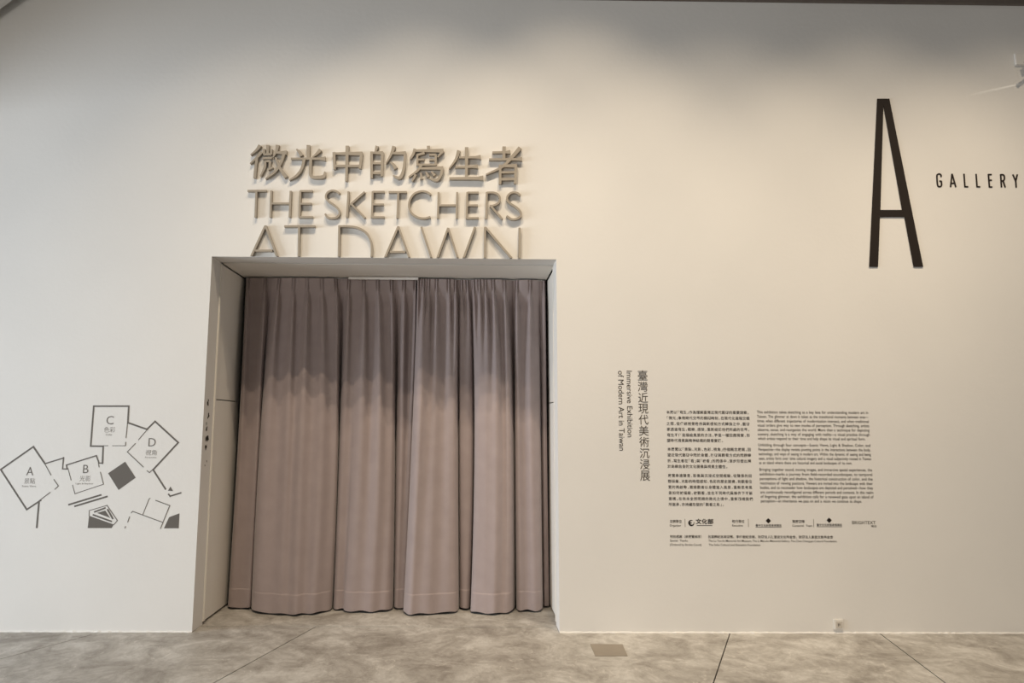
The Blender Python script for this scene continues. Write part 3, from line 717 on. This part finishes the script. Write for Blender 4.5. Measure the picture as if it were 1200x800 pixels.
outline('room_outline', [(QC, [(236, 684), (244, 496), (106, 494), (140, 54), (526, 54), (516, 236), (728, 310)], TH), (QC, [(512, 240), (496, 402)], TN), (QC, [(493, 452), (490, 490), (348, 490)], TN), (QC, [(250, 490), (296, 490)], TN)])
outline('room_outline', [(QC, [(728, 308), (816, 222), (1072, 455), (795, 754)], TH), (QC, [(724, 318), (634, 424)], TN), (QC, [(598, 466), (510, 558), (686, 724)], TN), (QC, [(728, 766), (754, 786), (795, 748)], TN), (QE, [(844, 424), (912, 530)], TH)])
outline('path_line', [(QE, [(930, 560), (938, 570), (996, 552)], TH - .2)])
outline('path_line', [(QD, [(865, 118), (855, 122), (790, 284)], TN), (QD, [(922, 138), (1062, 190), (970, 418)], TN + .1), (QD, [(676, 262), (690, 248), (990, 358)], TN), (QD, [(658, 304), (640, 354)], TN), (QD, [(618, 402), (612, 414)], TN)])
for pts in ([(52, 180), (368, 84)], [(112, 196), (430, 100)]):
    outline('bar', [(QD, pts, TH + .1)])
for fn, pts in ((QE, [(596, 444), (690, 380), (748, 468), (654, 536)]), (QD, [(252, 292), (500, 380), (478, 416), (238, 416)]), (QD, [(332, 264), (414, 240), (464, 314)]), (QD, [(1056, 306), (1160, 268), (1152, 418), (1004, 418)]), (QE, [(940, 517), (954, 542), (926, 540)])):
    r = Ribbons(); r.poly([fn(*p) for p in pts], 0.001); r.build('dark_block', M_MAP, tm)
outline('block_outline', [(QD, [(252, 292), (254, 240), (432, 188), (536, 340), (500, 382)], TN), (QD, [(310, 252), (410, 216)], 1.7), (QD, [(440, 232), (488, 318)], 1.7), (QD, [(296, 284), (474, 348)], 1.6)])
for L_, (u, v), (w, h), zh, (uz, vz), en, (ue, ve, we) in (
    ('A', (35.2, 551.9), (8.2, 9.6), '景點', (34.8, 563.3), 'Scenic Views', (34.0, 569.4, 16.5)),
    ('B', (100.6, 549.3), (6.2, 9.6), '光影', (99.8, 560.4), 'Light & Shadow', (99, 566.7, 20.5)),
    ('C', (129, 492.2), (8.4, 9.8), '色彩', (128.4, 503.2), 'Color', (127.8, 509, 7.5)),
    ('D', (178.3, 518), (8.4, 9.6), '視角', (177, 530), 'Perspective', (176.8, 535.9, 13.5))):
    p = Print(); p.char(L_, u, v, w, h, -0.006); p.build('room_letter', M_MAP, tm)
    p = Print(); p.char(zh, uz, vz, 12.8, 6.4, -0.006); p.char(en, ue, ve, we, 2.2, 0.0); p.build('room_name', M_MAPT, tm)

# ------------------------------------------------------------------ small fittings
a, b = W(976.2, 725), W(988, 737)
po = thing('power_outlet', 'small square white power outlet low on the right part of the wall', 'outlet', ((a[0] + b[0]) / 2, 0, b[1]))
adopt(box_obj('cover_plate', M_PLASTIC, (a[0], b[0], -0.012, 0, b[1], a[1]), bevel=0.003), po)
cx_, cz_ = (a[0] + b[0]) / 2, (a[1] + b[1]) / 2
adopt(box_obj('socket_face', mat('ivory_plastic', (0.60, 0.56, 0.50), 0.4), (cx_ - 0.022, cx_ + 0.024, -0.0145, -0.011, cz_ - 0.024, cz_ + 0.022), bevel=0.001), po)
adopt(box_obj('socket_hole', M_SOCK, (cx_ - 0.009, cx_ - 0.003, -0.0155, -0.0144, cz_ - 0.012, cz_ + 0.008), (cx_ + 0.001, cx_ + 0.007, -0.0155, -0.0144, cz_ - 0.006, cz_ + 0.008)), po)

a, b = W(1187.3, 63.5), W(1214, 77.5)
em = thing('emergency_light', 'white emergency light with swivelling heads high at the right end of the wall', 'wall light', ((a[0] + b[0]) / 2, 0, b[1]))
adopt(box_obj('housing', M_PLASTIC, (a[0], b[0], -0.020, 0, b[1], a[1]), bevel=0.004), em)
def sphere(name, c, r, mt, parent, sy=1.0):
    bm = bmesh.new(); bmesh.ops.create_uvsphere(bm, u_segments=20, v_segments=12, radius=r)
    for v in bm.verts: v.co.y *= sy; v.co += Vector(c)
    me = bpy.data.meshes.new(name); bm.to_mesh(me); bm.free(); me.materials.append(mt); me.polygons.foreach_set('use_smooth', [True] * len(me.polygons))
    o = bpy.data.objects.new(name, me); COL.objects.link(o); return adopt(o, parent)
def tube(name, p0, p1, r, mt, parent):
    p0, p1 = Vector(p0), Vector(p1); d = p1 - p0
    bm = bmesh.new(); bmesh.ops.create_cone(bm, cap_ends=True, segments=16, radius1=r, radius2=r, depth=d.length)
    bm.transform(Matrix.Translation((p0 + p1) / 2) @ d.to_track_quat('Z', 'Y').to_matrix().to_4x4())
    me = bpy.data.meshes.new(name); bm.to_mesh(me); bm.free(); me.materials.append(mt); me.polygons.foreach_set('use_smooth', [True] * len(me.polygons))
    o = bpy.data.objects.new(name, me); COL.objects.link(o); return adopt(o, parent)
c = W(1200.5, 72.5); sphere('lamp_head', (c[0], -0.085, c[1]), 0.033, M_PLASTIC, em, 0.8)
c0, c1 = W(1191, 86), W(1207, 80)
tube('arm', (c0[0], -0.11, c0[1]), (c1[0], -0.07, c1[1]), 0.012, M_PLASTIC, em)
sphere('arm_tip', (c0[0], -0.11, c0[1]), 0.014, M_PLASTIC, em)
c2 = W(1196, 80); tube('knuckle', (c2[0], -0.05, c2[1] + 0.03), (c2[0] + .01, -0.06, c2[1] - .01), 0.010, M_SOCK, em)

# narrow unseen spot, added to draw the light streak that grazes the wall
p_, q_ = on_y(1300, 74, -0.04), on_y(1172, 103.5, 0.0)
lamp('added_streak_spot', 'SPOT', tuple(p_), tuple(q_), 75, (1.0, 0.93, 0.78), spot_size=math.radians(1.3), spot_blend=0.6, shadow_soft_size=0.002)

bpy.data.objects.remove(_txt_o)
